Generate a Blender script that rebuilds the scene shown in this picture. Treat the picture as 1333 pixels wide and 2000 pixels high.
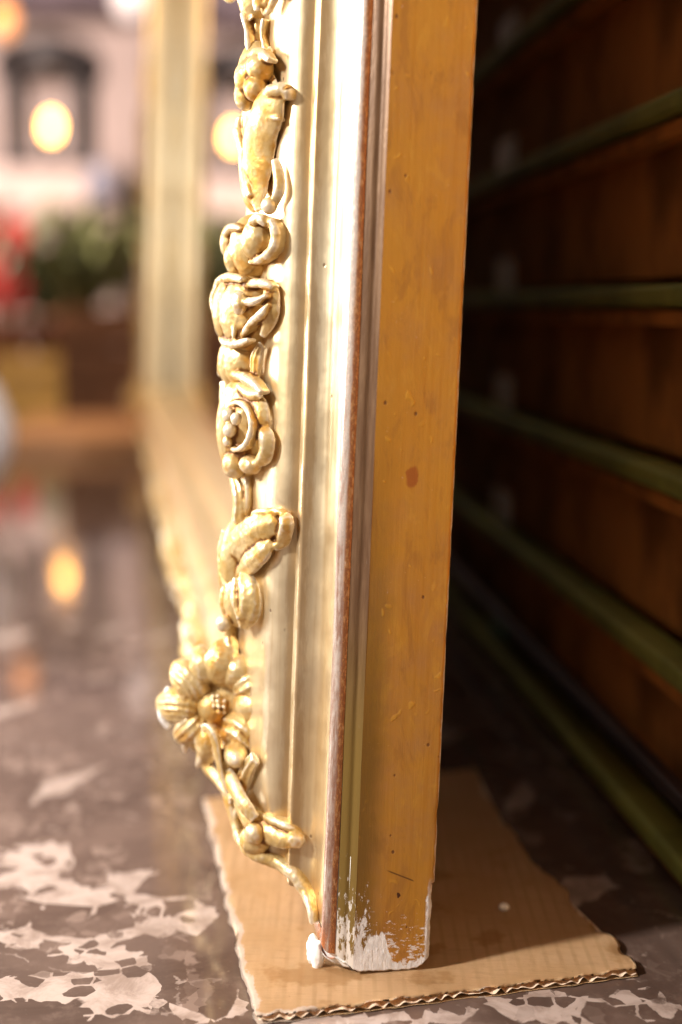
import bpy, bmesh, math, random
import numpy as np
from mathutils import Vector, Matrix, noise as mnoise

random.seed(7)
SC = bpy.context.scene
COL = SC.collection
for o in list(bpy.data.objects):
    bpy.data.objects.remove(o)

# ------------------------------------------------------------------ camera, world, lamps, exposure
F_PX, CX, CY, HOR = 2778.0, 666.5, 1000.0, 600.0      # 50 mm lens, 24x36 mm upright frame
PITCH = math.atan((CY - HOR) / F_PX)
CAM_H = 0.34
CAM = Vector((0, 0, CAM_H))
FW = Vector((0, math.cos(PITCH), -math.sin(PITCH)))
UP = Vector((0, math.sin(PITCH), math.cos(PITCH)))
RT = Vector((1, 0, 0))
cd = bpy.data.cameras.new('camera')
cd.lens = 50; cd.sensor_fit = 'VERTICAL'; cd.sensor_height = 36; cd.sensor_width = 24
cd.clip_start = 0.02; cd.clip_end = 200
cd.dof.use_dof = True
cd.dof.focus_distance = 0.715
cd.dof.aperture_fstop = 2.25
cd.dof.aperture_ratio = 1.25
cam = bpy.data.objects.new('camera', cd); COL.objects.link(cam)
cam.location = CAM; cam.rotation_euler = (math.pi / 2 - PITCH, 0, 0)
SC.camera = cam

w = bpy.data.worlds.new('World'); SC.world = w; w.use_nodes = True
w.node_tree.nodes['Background'].inputs[0].default_value = (1.0, 0.80, 0.66, 1)
w.node_tree.nodes['Background'].inputs[1].default_value = 0.44

def area(name, loc, target, size, power, col):
    d = bpy.data.lights.new(name, 'AREA'); d.shape = 'DISK'; d.size = size; d.energy = power; d.color = col
    o = bpy.data.objects.new(name, d); COL.objects.link(o)
    o.location = loc
    o.rotation_euler = (Vector(target) - Vector(loc)).to_track_quat('-Z', 'Y').to_euler()
    return o
area('window_key', (-1.02, 0.22, 0.93), (0.0, 0.75, 0.2), 0.12, 37, (1.0, 0.94, 0.86))
area('window_side', (-1.05, 1.22, 0.52), (0.0, 0.8, 0.28), 0.6, 21, (1.0, 0.96, 0.91))
sl = area('added_back_fill', (-3.0, 6.2, 4.4), (-2.5, 9.6, 1.0), 1.6, 235, (1.0, 0.84, 0.76)); sl.data.spread = math.radians(110)  # unseen fill light, added to brighten the far wall and plants
area('added_warm_fill', (-2.1, 3.6, 1.7), (-0.45, 3.4, 0.6), 0.5, 34, (1.0, 0.62, 0.27))  # unseen warm light, added to turn the far stile golden

SC.view_settings.view_transform = 'Standard'
SC.view_settings.look = 'None'
SC.view_settings.exposure = 0.0
SC.view_settings.gamma = 1.0
SC.cycles.use_denoising = True
SC.cycles.max_bounces = 8
SC.cycles.sample_clamp_indirect = 6

# ------------------------------------------------------------------ helpers
def px_ray(x, y):
    return FW + RT * ((x - CX) / F_PX) - UP * ((y - CY) / F_PX)
def ground(x, y, z=0.0):
    r = px_ray(x, y); t = (z - CAM_H) / r.z
    return CAM + r * t
def at(x, y, depth):
    r = px_ray(x, y); return CAM + r * (depth / r.y)

def link(o, parent=None):
    COL.objects.link(o)
    if parent: o.parent = parent
    return o
def tag(o, label=None, cat=None, group=None, kind=None):
    if label: o['label'] = label
    if cat: o['category'] = cat
    if group: o['group'] = group
    if kind: o['kind'] = kind
    return o
def mesh_obj(name, bm, mat, parent=None, smooth=True):
    me = bpy.data.meshes.new(name)
    bmesh.ops.recalc_face_normals(bm, faces=bm.faces)
    bm.to_mesh(me); bm.free()
    if mat: me.materials.append(mat)
    if smooth:
        for p in me.polygons: p.use_smooth = True
    return link(bpy.data.objects.new(name, me), parent)
def empty(name, loc=(0, 0, 0), rz=0):
    o = bpy.data.objects.new(name, None); COL.objects.link(o)
    o.empty_display_size = 0.05
    o.location = loc; o.rotation_euler = (0, 0, rz)
    return o
def add_box(bm, c, s, rot=None, bevel=0.0):
    r = bmesh.ops.create_cube(bm, size=1)
    vs = r['verts']
    M = Matrix.Translation(Vector(c)) @ (rot or Matrix.Identity(4)) @ Matrix.Diagonal((s[0], s[1], s[2], 1))
    bmesh.ops.transform(bm, matrix=M, verts=vs)
    if bevel > 0:
        es = list({e for v in vs for e in v.link_edges})
        bmesh.ops.bevel(bm, geom=es, offset=bevel, segments=2, affect='EDGES', profile=0.5)
def add_ball(bm, c, r, sub=2, axes=None):
    res = bmesh.ops.create_icosphere(bm, subdivisions=sub, radius=1)
    M = Matrix.Translation(Vector(c)) @ (axes or Matrix.Identity(4)) @ Matrix.Diagonal((r[0], r[1], r[2], 1))
    bmesh.ops.transform(bm, matrix=M, verts=res['verts'])
def add_tube(bm, pts, radii, seg=10, squash=None):
    pts = [Vector(p) for p in pts]
    rings = []
    ref = Vector((0.3, 0.5, 0.8)).normalized()
    for i, p in enumerate(pts):
        t = (pts[min(i + 1, len(pts) - 1)] - pts[max(i - 1, 0)]).normalized()
        x = t.cross(ref).normalized(); y = t.cross(x).normalized()
        rings.append([bm.verts.new(p + (x * math.cos(a) + y * math.sin(a)) * radii[i])
                      for a in [2 * math.pi * k / seg for k in range(seg)]])
    for i in range(len(rings) - 1):
        for k in range(seg):
            bm.faces.new((rings[i][k], rings[i][(k + 1) % seg], rings[i + 1][(k + 1) % seg], rings[i + 1][k]))
    for rg, p in ((rings[0], pts[0]), (rings[-1], pts[-1])):
        c = bm.verts.new(p)
        for k in range(seg):
            bm.faces.new((rg[k], rg[(k + 1) % seg], c))
def add_lathe(bm, prof, seg=32, c=(0, 0, 0)):
    rings = []
    for r, z in prof:
        rings.append([bm.verts.new((c[0] + r * math.cos(2 * math.pi * k / seg), c[1] + r * math.sin(2 * math.pi * k / seg), c[2] + z)) for k in range(seg)])
    for i in range(len(rings) - 1):
        for k in range(seg):
            bm.faces.new((rings[i][k], rings[i][(k + 1) % seg], rings[i + 1][(k + 1) % seg], rings[i + 1][k]))
    bm.faces.new(rings[0]); bm.faces.new(rings[-1])
def catmull(pts, n):
    out = []
    P = [Vector(p) for p in pts]
    for i in range(len(P) - 1):
        p0, p1, p2, p3 = P[max(i - 1, 0)], P[i], P[i + 1], P[min(i + 2, len(P) - 1)]
        for k in range(n):
            t = k / n
            out.append(0.5 * ((2 * p1) + (p2 - p0) * t + (2 * p0 - 5 * p1 + 4 * p2 - p3) * t * t + (3 * p1 - p0 - 3 * p2 + p3) * t ** 3))
    out.append(P[-1])
    return out

# ------------------------------------------------------------------ material helper
class G:
    def __init__(self, name):
        self.m = bpy.data.materials.new(name); self.m.use_nodes = True
        self.nt = self.m.node_tree; self.n = self.nt.nodes
        self.b = self.n['Principled BSDF']
        tc = self.n.new('ShaderNodeTexCoord'); self.obj = tc.outputs['Object']
        self._geo = None
    def lk(self, a, b): self.nt.links.new(a, b)
    def put(self, sock, v):
        if hasattr(v, 'is_linked'): self.lk(v, sock)
        elif v is not None:
            if isinstance(v, (tuple, list)) and len(v) == 3 and sock.type == 'RGBA': v = (*v, 1)
            sock.default_value = v
    def geo(self, out):
        if not self._geo: self._geo = self.n.new('ShaderNodeNewGeometry')
        return self._geo.outputs[out]
    def scale(self, s, vec=None, off=(0, 0, 0)):
        mp = self.n.new('ShaderNodeMapping'); self.lk(vec or self.obj, mp.inputs[0])
        mp.inputs['Scale'].default_value = s; mp.inputs['Location'].default_value = off
        return mp.outputs[0]
    def rotz(self, ang, vec=None):
        mp = self.n.new('ShaderNodeMapping'); self.lk(vec or self.obj, mp.inputs[0])
        mp.inputs['Rotation'].default_value = (0, 0, ang)
        return mp.outputs[0]
    def noise(self, sc, det=4, rough=0.55, vec=None, dist=0, col=False):
        t = self.n.new('ShaderNodeTexNoise'); self.lk(vec or self.obj, t.inputs['Vector'])
        t.inputs['Scale'].default_value = sc; t.inputs['Detail'].default_value = det
        t.inputs['Roughness'].default_value = rough; t.inputs['Distortion'].default_value = dist
        return t.outputs['Color' if col else 'Fac']
    def vor(self, sc, vec=None, feat='F1', out='Distance', rnd=1.0):
        t = self.n.new('ShaderNodeTexVoronoi'); t.feature = feat; self.lk(vec or self.obj, t.inputs['Vector'])
        t.inputs['Scale'].default_value = sc; t.inputs['Randomness'].default_value = rnd
        return t.outputs[out]
    def math(self, op, a, b=0.0, c=None, clamp=False):
        t = self.n.new('ShaderNodeMath'); t.operation = op; t.use_clamp = clamp
        self.put(t.inputs[0], a); self.put(t.inputs[1], b)
        if c is not None: self.put(t.inputs[2], c)
        return t.outputs[0]
    def step(self, v, lo, hi, a=0.0, b=1.0):
        t = self.n.new('ShaderNodeMapRange'); t.interpolation_type = 'SMOOTHSTEP'
        self.put(t.inputs[0], v); self.put(t.inputs[1], lo); self.put(t.inputs[2], hi); self.put(t.inputs[3], a); self.put(t.inputs[4], b)
        return t.outputs[0]
    def mix(self, f, a, b, mode='MIX'):
        t = self.n.new('ShaderNodeMix'); t.data_type = 'RGBA'; t.blend_type = mode
        self.put(t.inputs[0], f); self.put(t.inputs[6], a); self.put(t.inputs[7], b)
        return t.outputs[2]
    def vmix(self, vec, other, f):
        t = self.n.new('ShaderNodeMix'); t.data_type = 'VECTOR'
        t.inputs[0].default_value = f; self.lk(vec, t.inputs[4]); self.lk(other, t.inputs[5])
        return t.outputs[1]
    def sep(self, vec=None):
        t = self.n.new('ShaderNodeSeparateXYZ'); self.lk(vec or self.obj, t.inputs[0]); return t.outputs
    def bump(self, h, s, d=0.001, nrm=None):
        t = self.n.new('ShaderNodeBump'); t.inputs['Strength'].default_value = s; t.inputs['Distance'].default_value = d
        self.lk(h, t.inputs['Height'])
        if nrm: self.lk(nrm, t.inputs['Normal'])
        return t.outputs[0]
    def out(self, col=None, rough=None, metal=None, nrm=None, spec=None, emi=None, emis=None, coat=None):
        B = self.b.inputs
        if col is not None: self.put(B['Base Color'], col)
        if rough is not None: self.put(B['Roughness'], rough)
        if metal is not None: self.put(B['Metallic'], metal)
        if nrm is not None: self.lk(nrm, B['Normal'])
        if spec is not None: self.put(B['Specular IOR Level'], spec)
        if emi is not None: self.put(B['Emission Color'], emi); self.put(B['Emission Strength'], emis)
        if coat is not None: self.put(B['Coat Weight'], coat); B['Coat Roughness'].default_value = 0.12
        return self.m

def simple(name, col, rough=0.6, metal=0.0, var=0.25, sc=12, bump=0.15, bd=0.004, spec=.5):
    g = G(name); nz = g.noise(sc, 5)
    dark = tuple(c * (1 - var) for c in col); lite = tuple(min(1, c * (1 + var)) for c in col)
    c = g.mix(g.step(nz, 0.3, 0.7), dark, lite)
    return g.out(c, rough, metal, g.bump(nz, bump, bd), spec)

# --- gilding: outer side.  local coords: x = a (depth), y = c (out of the wall), z = b (up)
def m_side():
    g = G('ochre_gilt_side'); X, Y, Z = g.sep()
    big = g.math('ADD', g.math('MULTIPLY', g.noise(11, 3, vec=g.scale((1, 1.2, .5))), .6), g.math('MULTIPLY', g.noise(48, 5, .65), .4))
    streak = g.noise(1, 4, .6, vec=g.scale((300, 480, 14)))
    fine = g.noise(1, 3, .6, vec=g.scale((900, 1500, 60)))
    c = g.mix(g.step(big, .38, .66), (.53, .262, .036), (.43, .218, .078))
    c = g.mix(g.math('MULTIPLY', g.step(streak, .42, .72), .34), c, (.42, .17, .012))
    c = g.mix(g.math('MULTIPLY', g.step(fine, .55, .8), .15), c, (.62, .33, .07))
    mot = g.noise(1, 5, .66, vec=g.scale((60, 75, 26)), dist=.7)
    c = g.mix(g.math('MULTIPLY', g.step(mot, .50, .66), .50), c, (.33, .15, .035))
    c = g.mix(g.math('MULTIPLY', g.step(mot, .44, .34), .40), c, (.62, .34, .055))
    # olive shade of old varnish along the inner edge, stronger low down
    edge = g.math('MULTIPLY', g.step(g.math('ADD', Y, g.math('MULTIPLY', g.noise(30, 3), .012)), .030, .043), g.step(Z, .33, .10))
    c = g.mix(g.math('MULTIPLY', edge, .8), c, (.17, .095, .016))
    # lighter yellow flecks and dark fly specks
    v = g.vmix(g.obj, g.noise(60, 2, col=True), .03)
    spots = g.math('MULTIPLY', g.step(g.vor(105, vec=g.scale((1, 1, .7), v)), .20, .08), g.step(g.noise(22, 2), .42, .54))
    c = g.mix(g.math('MULTIPLY', spots, .4), c, (.70, .38, .04))
    specks = g.math('MULTIPLY', g.step(g.vor(85, vec=g.scale((1, 1, .8), g.obj, (3, 1, 2))), .085, .05), g.step(g.noise(14, 2, vec=g.scale((1, 1, 1), None, (5, 5, 5))), .40, .48))
    c = g.mix(g.math('MULTIPLY', specks, .75), c, (.10, .035, .02))
    # one reddish chip with the bole showing, a scratch and a nail hole
    wob = g.math('MULTIPLY', g.math('SUBTRACT', g.noise(160, 3), .5), .006)
    def spot(cy, cz, ry, rz, soft=.35):
        dy = g.math('DIVIDE', g.math('ADD', g.math('SUBTRACT', Y, cy), wob), ry)
        dz = g.math('DIVIDE', g.math('ADD', g.math('SUBTRACT', Z, cz), wob), rz)
        return g.step(g.math('ADD', g.math('MULTIPLY', dy, dy), g.math('MULTIPLY', dz, dz)), 1 + soft, 1 - soft)
    c = g.mix(g.math('MULTIPLY', spot(.0215, .2535, .0032, .0058), .85), c, (.34, .10, .022))
    c = g.mix(spot(.0186, .0400, .0012, .0012), c, (.07, .025, .01))
    dl = g.math('ABSOLUTE', g.math('SUBTRACT', g.math('SUBTRACT', Z, .0505), g.math('MULTIPLY', g.math('SUBTRACT', Y, .0180), .42)))
    ln = g.math('MULTIPLY', g.step(dl, .0006, .0002), g.math('MULTIPLY', g.step(Y, .0105, .0120), g.step(Y, .0260, .0230)))
    c = g.mix(g.math('MULTIPLY', ln, .8), c, (.09, .035, .012))
    # scuffs
    sc = g.noise(1, 2, .5, vec=g.scale((300, 420, 1500)))
    scm = g.math('MULTIPLY', g.step(sc, .70, .74), g.step(g.noise(28, 3), .50, .60))
    c = g.mix(g.math('MULTIPLY', scm, .55), c, (.72, .50, .24))
    # bare gesso: foot, inner scrape, back corner
    nz = g.noise(150, 6, .68, vec=g.scale((1, 1, .45)))
    nb = g.noise(70, 5, .62)
    scr = g.noise(1, 5, .72, vec=g.scale((220, 300, 105)))
    foot = g.math('ADD', .0045, g.math('MULTIPLY', .0145, g.step(g.math('ABSOLUTE', g.math('SUBTRACT', Y, .0295)), .0105, .0025)))
    foot = g.math('ADD', foot, g.math('MULTIPLY', g.math('SUBTRACT', nz, .5), .020))
    f1 = g.step(g.math('SUBTRACT', Z, foot), .0006, -.0006)
    reach = g.math('MULTIPLY', g.step(Z, .075, .006), g.step(Y, .024, .037))
    f2 = g.step(g.math('ADD', scr, g.math('MULTIPLY', reach, .29)), .70, .76)
    reach3 = g.math('MULTIPLY', g.step(Z, .056, .004), .22)
    f3 = g.step(g.math('ADD', g.noise(1, 6, .75, vec=g.scale((300, 160, 420))), reach3), .735, .77)
    bk = g.math('MULTIPLY', g.step(Z, .050, .040), g.step(g.math('ADD', Y, g.math('MULTIPLY', g.math('SUBTRACT', nb, .5), .006)), .0042, .0030))
    rim = g.step(g.math('ADD', Y, g.math('MULTIPLY', g.math('SUBTRACT', g.noise(1, 5, .7, vec=g.scale((90, 200, 40))), .5), .0045)), .0009, .0004)
    ge = g.math('MAXIMUM', g.math('MAXIMUM', f1, g.math('MULTIPLY', f2, .85)), g.math('MAXIMUM', g.math('MULTIPLY', f3, .75), g.math('MAXIMUM', bk, g.math('MULTIPLY', rim, .6))))
    gcol = g.mix(g.step(g.noise(260, 5, .7), .35, .7), (.70, .69, .71), (.88, .88, .92))
    c = g.mix(ge, c, gcol)
    h = g.math('ADD', g.math('MULTIPLY', fine, .15), g.math('MULTIPLY', streak, .15))
    h = g.math('SUBTRACT', h, g.math('MULTIPLY', ge, .9))
    h = g.math('ADD', h, g.math('MULTIPLY', g.math('MULTIPLY', g.noise(1, 5, .65, vec=g.scale((350, 450, 120))), ge), 1.2))
    h = g.math('ADD', h, g.math('MULTIPLY', spots, .3))
    h = g.math('SUBTRACT', h, g.math('MULTIPLY', specks, .5))
    return g.out(c, g.math('ADD', g.step(ge, 0, 1, .32, .7), g.math('MULTIPLY', mot, .22)), g.step(ge, 0, 1, .35, 0), g.bump(h, .35, .0012))

def m_cove():
    g = G('champagne_gilt'); X, Y, Z = g.sep()
    big = g.noise(26, 4, vec=g.scale((1, 1, .35)))
    streak = g.noise(1, 4, .6, vec=g.scale((420, 420, 9)))
    c = g.mix(g.step(big, .35, .7), (.88, .76, .53), (.82, .64, .37))
    c = g.mix(g.math('MULTIPLY', g.step(streak, .5, .8), .40), c, (.62, .42, .18))
    # worn arris of the small fillet shows warmer gold
    er = g.step(g.math('ADD', g.geo('Pointiness'), g.math('MULTIPLY', g.math('SUBTRACT', g.noise(240, 4), .5), .10)), .53, .60)
    c = g.mix(g.math('MULTIPLY', er, .5), c, (.80, .50, .16))
    sp = g.math('MULTIPLY', g.step(g.vor(95, vec=g.scale((1, 1, .8))), .09, .05), g.step(g.noise(18, 2, vec=g.scale((1, 1, 1), None, (2, 7, 1))), .50, .56))
    c = g.mix(g.math('MULTIPLY', sp, .7), c, (.20, .10, .05))
    h = g.math('ADD', g.math('MULTIPLY', g.noise(300, 4), .25), g.math('MULTIPLY', streak, .35))
    h = g.math('SUBTRACT', h, sp)
    gn = g.noise(1, 5, .7, vec=g.scale((200, 200, 45)))
    for a0, wd in ((.0424, .0011), (.0331, .0009), (.0146, .0012)):
        ln = g.step(g.math('ADD', g.math('ABSOLUTE', g.math('SUBTRACT', X, a0)), g.math('MULTIPLY', g.math('SUBTRACT', gn, .5), .0016)), wd, wd * .25)
        c = g.mix(g.math('MULTIPLY', ln, .5), c, (.42, .22, .06))
    rag = g.math('MULTIPLY', g.step(g.math('ABSOLUTE', g.math('SUBTRACT', X, .0378)), .0052, .0034), g.step(g.noise(1, 5, .75, vec=g.scale((500, 500, 110))), .52, .60))
    c = g.mix(g.math('MULTIPLY', rag, .55), c, (.62, .40, .13))
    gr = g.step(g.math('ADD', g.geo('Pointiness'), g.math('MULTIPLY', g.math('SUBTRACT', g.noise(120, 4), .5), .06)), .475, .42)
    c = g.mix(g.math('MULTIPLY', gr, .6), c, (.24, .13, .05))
    rr = g.step(g.noise(38, 5, .65), .3, .7, .30, .44)
    return g.out(c, rr, .90, g.bump(g.noise(34, 3, vec=g.scale((1, 1, .4))), .12, .006, g.bump(h, .24, .0009)))

def m_bead():
    g = G('worn_bead'); X, Y, Z = g.sep()
    n1 = g.noise(1, 5, .7, vec=g.scale((260, 260, 38)))
    n2 = g.noise(1, 5, .7, vec=g.scale((700, 700, 260)))
    low = g.step(Z, .50, .02)
    side = g.step(g.math('ADD', Y, g.math('MULTIPLY', g.math('SUBTRACT', n1, .5), .004)), .0528, .0512)
    worn = g.step(g.math('ADD', g.math('MULTIPLY', n1, .5), g.math('ADD', g.math('MULTIPLY', n2, .25), g.math('MULTIPLY', low, .16))), .42, .58)
    c = g.mix(worn, (.62, .53, .47), (.30, .155, .105))
    c = g.mix(side, c, g.mix(g.step(n2, .45, .6), (.34, .13, .05), (.50, .24, .09)))
    pale = g.math('MULTIPLY', g.step(n2, .60, .68), .45)
    c = g.mix(pale, c, (.78, .66, .55))
    fo = g.step(g.math('ADD', Z, g.math('MULTIPLY', n2, .012)), .030, .018)
    c = g.mix(g.math('MULTIPLY', fo, g.step(n1, .45, .6)), c, (.46, .17, .07))
    h = g.math('ADD', g.math('MULTIPLY', n2, .6), g.math('MULTIPLY', worn, -.4))
    return g.out(c, g.step(n2, .3, .7, .16, .34), .45, g.bump(h, .3, .0008), coat=.3)

def m_step():
    g = G('brown_quirk'); X, Y, Z = g.sep()
    n1 = g.noise(1, 5, .7, vec=g.scale((300, 500, 24)))
    n2 = g.noise(1, 5, .7, vec=g.scale((400, 400, 160)))
    c = g.mix(g.step(n1, .35, .7), (.11, .055, .026), (.20, .115, .06))
    c = g.mix(g.step(Z, .20, .10), c, (.20, .125, .03))
    sc = g.step(g.math('ADD', n2, g.step(Z, .075, .0, 0, .30)), .70, .76)
    c = g.mix(g.math('MULTIPLY', sc, .9), c, (.74, .70, .66))
    return g.out(c, .36, .35, g.bump(g.math('ADD', n1, n2), .2, .0008))

def m_ornament():
    g = G('ornament_gilt')
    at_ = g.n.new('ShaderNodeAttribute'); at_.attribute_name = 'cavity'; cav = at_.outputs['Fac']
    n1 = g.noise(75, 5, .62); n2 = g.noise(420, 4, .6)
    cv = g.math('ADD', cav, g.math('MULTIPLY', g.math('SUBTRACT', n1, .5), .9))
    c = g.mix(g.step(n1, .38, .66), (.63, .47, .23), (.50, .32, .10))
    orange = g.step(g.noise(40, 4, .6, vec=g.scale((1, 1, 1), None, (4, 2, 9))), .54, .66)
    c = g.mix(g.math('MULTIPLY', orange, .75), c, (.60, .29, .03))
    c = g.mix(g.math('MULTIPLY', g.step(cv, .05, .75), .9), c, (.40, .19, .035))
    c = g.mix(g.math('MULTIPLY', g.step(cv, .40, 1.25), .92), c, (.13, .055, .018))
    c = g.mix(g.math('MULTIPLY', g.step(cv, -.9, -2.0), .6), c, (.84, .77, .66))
    return g.out(c, g.step(n1, .3, .7, .32, .50), .5, g.bump(g.math('ADD', n1, g.math('MULTIPLY', n2, .4)), .28, .0016))

def m_gesso():
    g = G('bare_gesso'); n = g.noise(180, 5, .7)
    return g.out(g.mix(g.step(n, .3, .7), (.82, .80, .78), (.90, .89, .88)), .75, 0, g.bump(n, .4, .001))

def m_floor():
    g = G('breccia_floor')
    wv = g.noise(9, 3, col=True)
    v = g.vmix(g.obj, wv, .055)
    base = g.mix(g.step(g.noise(7, 6, .65, dist=1.0), .32, .68), (.070, .044, .035), (.135, .090, .074))
    base = g.mix(g.math('MULTIPLY', g.step(g.noise(55, 5, .7), .5, .75), .45), base, (.20, .14, .118))
    # pale pink matrix fields
    pv = g.vmix(g.scale((1, .8, 1)), g.noise(40, 4, .6, col=True), .008)
    def cellpos(sc):
        return g.scale((1, 1.25, 1), g.vor(sc, vec=pv, out='Position'))
    cpa, cpb = cellpos(58), cellpos(135)
    cpm = g.vmix(cpa, cpb, .45)
    Xs, Ys, Zs = g.sep(); X, Y, Z = g.sep(cpm)
    def blob(cx, cy, rx, ry):
        dx = g.math('DIVIDE', g.math('SUBTRACT', X, cx), rx); dy = g.math('DIVIDE', g.math('SUBTRACT', Y, cy), ry)
        return g.step(g.math('ADD', g.math('MULTIPLY', dx, dx), g.math('MULTIPLY', dy, dy)), 1.9, .1, 0, .32)
    fld = None
    for (px, py, rx, ry) in FIELDS:
        p = ground(px, py)
        b = blob(p.x, p.y, rx, ry)
        fld = b if fld is None else g.math('MAXIMUM', fld, b)
    n1 = g.math('ADD', g.math('ADD', g.math('MULTIPLY', g.noise(13, 4, .6, vec=cpa), .40), g.math('MULTIPLY', g.noise(16, 4, .6, vec=cpb), .40)), g.math('MULTIPLY', g.noise(13, 5, .6, dist=.4), .20))
    n1b = g.noise(60, 4, .65, vec=cpb)
    far = g.step(Ys, 1.0, 1.25, 0, .085)
    f = g.math('ADD', g.math('ADD', g.math('MULTIPLY', n1, .75), g.math('MULTIPLY', n1b, .25)), g.math('ADD', fld, far))
    mat = g.step(g.math('ADD', f, g.math('MULTIPLY', g.math('SUBTRACT', g.noise(150, 5, .7), .5), .10)), .655, .70)
    # angular dark fragments floating in it
    va = g.vmix(g.scale((1, .8, 1)), g.noise(45, 3, col=True), .008)
    cell = g.vor(34, vec=va, out='Color')
    cx = g.sep(cell)[0]
    edge = g.vor(34, vec=va, feat='DISTANCE_TO_EDGE')
    frag = g.math('MULTIPLY', g.step(cx, .60, .62), g.step(edge, .03, .06))
    vb = g.vmix(g.obj, g.noise(90, 3, col=True), .005)
    cellb = g.sep(g.vor(95, vec=vb, out='Color'))[1]
    fragb = g.math('MULTIPLY', g.step(cellb, .74, .76), g.step(g.vor(95, vec=vb, feat='DISTANCE_TO_EDGE'), .05, .09))
    mat = g.math('MULTIPLY', mat, g.math('SUBTRACT', 1.0, g.math('MAXIMUM', frag, fragb)))
    # pale shards lying in the dark
    vc = g.vmix(g.scale((1.0, .42, 1), g.rotz(.5)), g.noise(30, 3, col=True), .02)
    sh = g.math('MULTIPLY', g.step(g.sep(g.vor(24, vec=vc, out='Color'))[2], .86, .88), g.step(g.vor(24, vec=vc, feat='DISTANCE_TO_EDGE'), .10, .16))
    mat = g.math('MAXIMUM', mat, g.math('MULTIPLY', sh, .8))
    vd = g.vmix(g.scale((1, .55, 1), g.rotz(-.35)), g.noise(60, 3, col=True), .016)
    cd_ = g.sep(g.vor(52, vec=vd, out='Color'))[0]
    mid = g.math('MULTIPLY', g.math('MULTIPLY', g.step(cd_, .70, .72), g.step(g.vor(52, vec=vd, feat='DISTANCE_TO_EDGE'), .03, .10)), g.step(n1b, .40, .62))
    base = g.mix(g.math('MULTIPLY', mid, .65), base, (.27, .195, .165))
    vein = g.math('MULTIPLY', g.step(g.vor(7, vec=g.vmix(g.obj, g.noise(16, 5, col=True), .11), feat='DISTANCE_TO_EDGE'), .012, .003), .5)
    mat = g.math('MAXIMUM', mat, g.math('MULTIPLY', vein, g.step(n1b, .45, .6)))
    pale = g.mix(g.step(g.noise(34, 7, .72, dist=.8), .34, .62), (.27, .20, .17), (.45, .36, .325))
    c = g.mix(mat, base, pale)
    dirt = g.step(g.noise(230, 4, .7), .62, .72)
    c = g.mix(g.math('MULTIPLY', dirt, .3), c, (.25, .19, .16))
    h = g.math('ADD', g.math('MULTIPLY', g.noise(160, 5, .7), .5), g.math('MULTIPLY', mat, .3))
    return g.out(c, g.step(g.noise(20, 5, .65), .3, .7,   .04, .085), 0, g.bump(h, .015, .001), spec=.36)
FIELDS = [(70, 1690, .030, .035), (200, 1745, .050, .035), (330, 1790, .030, .025), (60, 1830, .030, .014), (200, 1850, .016, .018), (250, 1875, .018, .012),
          (110, 1930, .050, .016), (250, 1945, .022, .022), (440, 1965, .022, .018), (900, 1985, .055, .012), (1150, 1965, .05, .018), (700, 1998, .05, .01)]

def m_card(top=True):
    g = G('cardboard_liner' if top else 'cardboard_core'); X, Y, Z = g.sep()
    fib = g.noise(1, 4, .6, vec=g.scale((60, 420, 60)))
    big = g.noise(16, 4)
    c = g.mix(g.step(big, .3, .7), (.60, .39, .20), (.68, .47, .27))
    c = g.mix(g.math('MULTIPLY', g.step(fib, .5, .75), .3), c, (.38, .21, .10))
    flt = g.math('SINE', g.math('MULTIPLY', X, 2 * math.pi / .0075))
    c = g.mix(g.math('MULTIPLY', g.step(flt, .2, 1), g.step(big, .40, .62, .06, .28)), c, (.38, .21, .08))
    st = g.step(g.noise(30, 4, .6, vec=g.scale((1, 1, 1), None, (3, 3, 3))), .56, .66)
    c = g.mix(g.math('MULTIPLY', st, .6), c, (.44, .23, .075))
    if top:
        # torn, whitened paper along the edges
        at_ = g.n.new('ShaderNodeAttribute'); at_.attribute_name = 'edge'
        e = g.math('ADD', at_.outputs['Fac'], g.math('MULTIPLY', g.math('SUBTRACT', g.noise(1, 5, .7, vec=g.scale((150, 80, 1))), .5), 1.3))
        c = g.mix(g.math('MULTIPLY', g.step(e, .52, .68), .75), c, (.70, .61, .55))
    sp = g.step(g.vor(120), .06, .03)
    c = g.mix(g.math('MULTIPLY', sp, .4), c, (.25, .13, .06))
    if not top: c = g.mix(.6, c, (.72, .60, .50))
    hh = g.math('ADD', g.math('MULTIPLY', fib, .6), g.math('ADD', g.math('MULTIPLY', g.noise(1, 4, .6, vec=g.scale((28, 9, 1), g.rotz(.2))), 3.0), g.noise(90, 4)))
    return g.out(c, .8, 0, g.bump(hh, .35, .0012))

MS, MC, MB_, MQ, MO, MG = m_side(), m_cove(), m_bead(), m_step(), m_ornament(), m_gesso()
M_FLOOR, M_CARD, M_CORE = m_floor(), m_card(), m_card(False)
M_WALL = simple('pink_plaster', (.60, .47, .43), .85, var=.12, sc=1.2)
M_IRON = simple('black_iron', (.035, .028, .028), .5, .3)
M_CHEST = simple('dark_walnut', (.56, .26, .08), .75, var=.5, sc=9, spec=.15)
M_LIP = simple('olive_fringe_lip', (.30, .34, .08), .6, var=.3, sc=14)  # green lens fringe of the lit lip, put into its colour
M_FRINGE = simple('orange_fringe_tint', (.62, .26, .06), .7, var=.3, sc=20)  # orange lens fringe below the lit lip, put into the colour
M_PLATE = simple('pale_metal_plate', (.90, .86, .84), .4, .0)
M_TEAL = simple('teal_metal_plate', (.25, .70, .58), .4, .0)
M_SLATE = simple('grey_runner', (.05, .04, .045), .4, .2)
M_LEAF = simple('leaf_green', (.22, .23, .08), .5, var=.5, sc=10)
M_LEAF2 = simple('leaf_bluegreen', (.17, .27, .16), .5, var=.4, sc=10)
M_STALK = simple('plant_stalk', (.12, .09, .04), .7)
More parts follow.
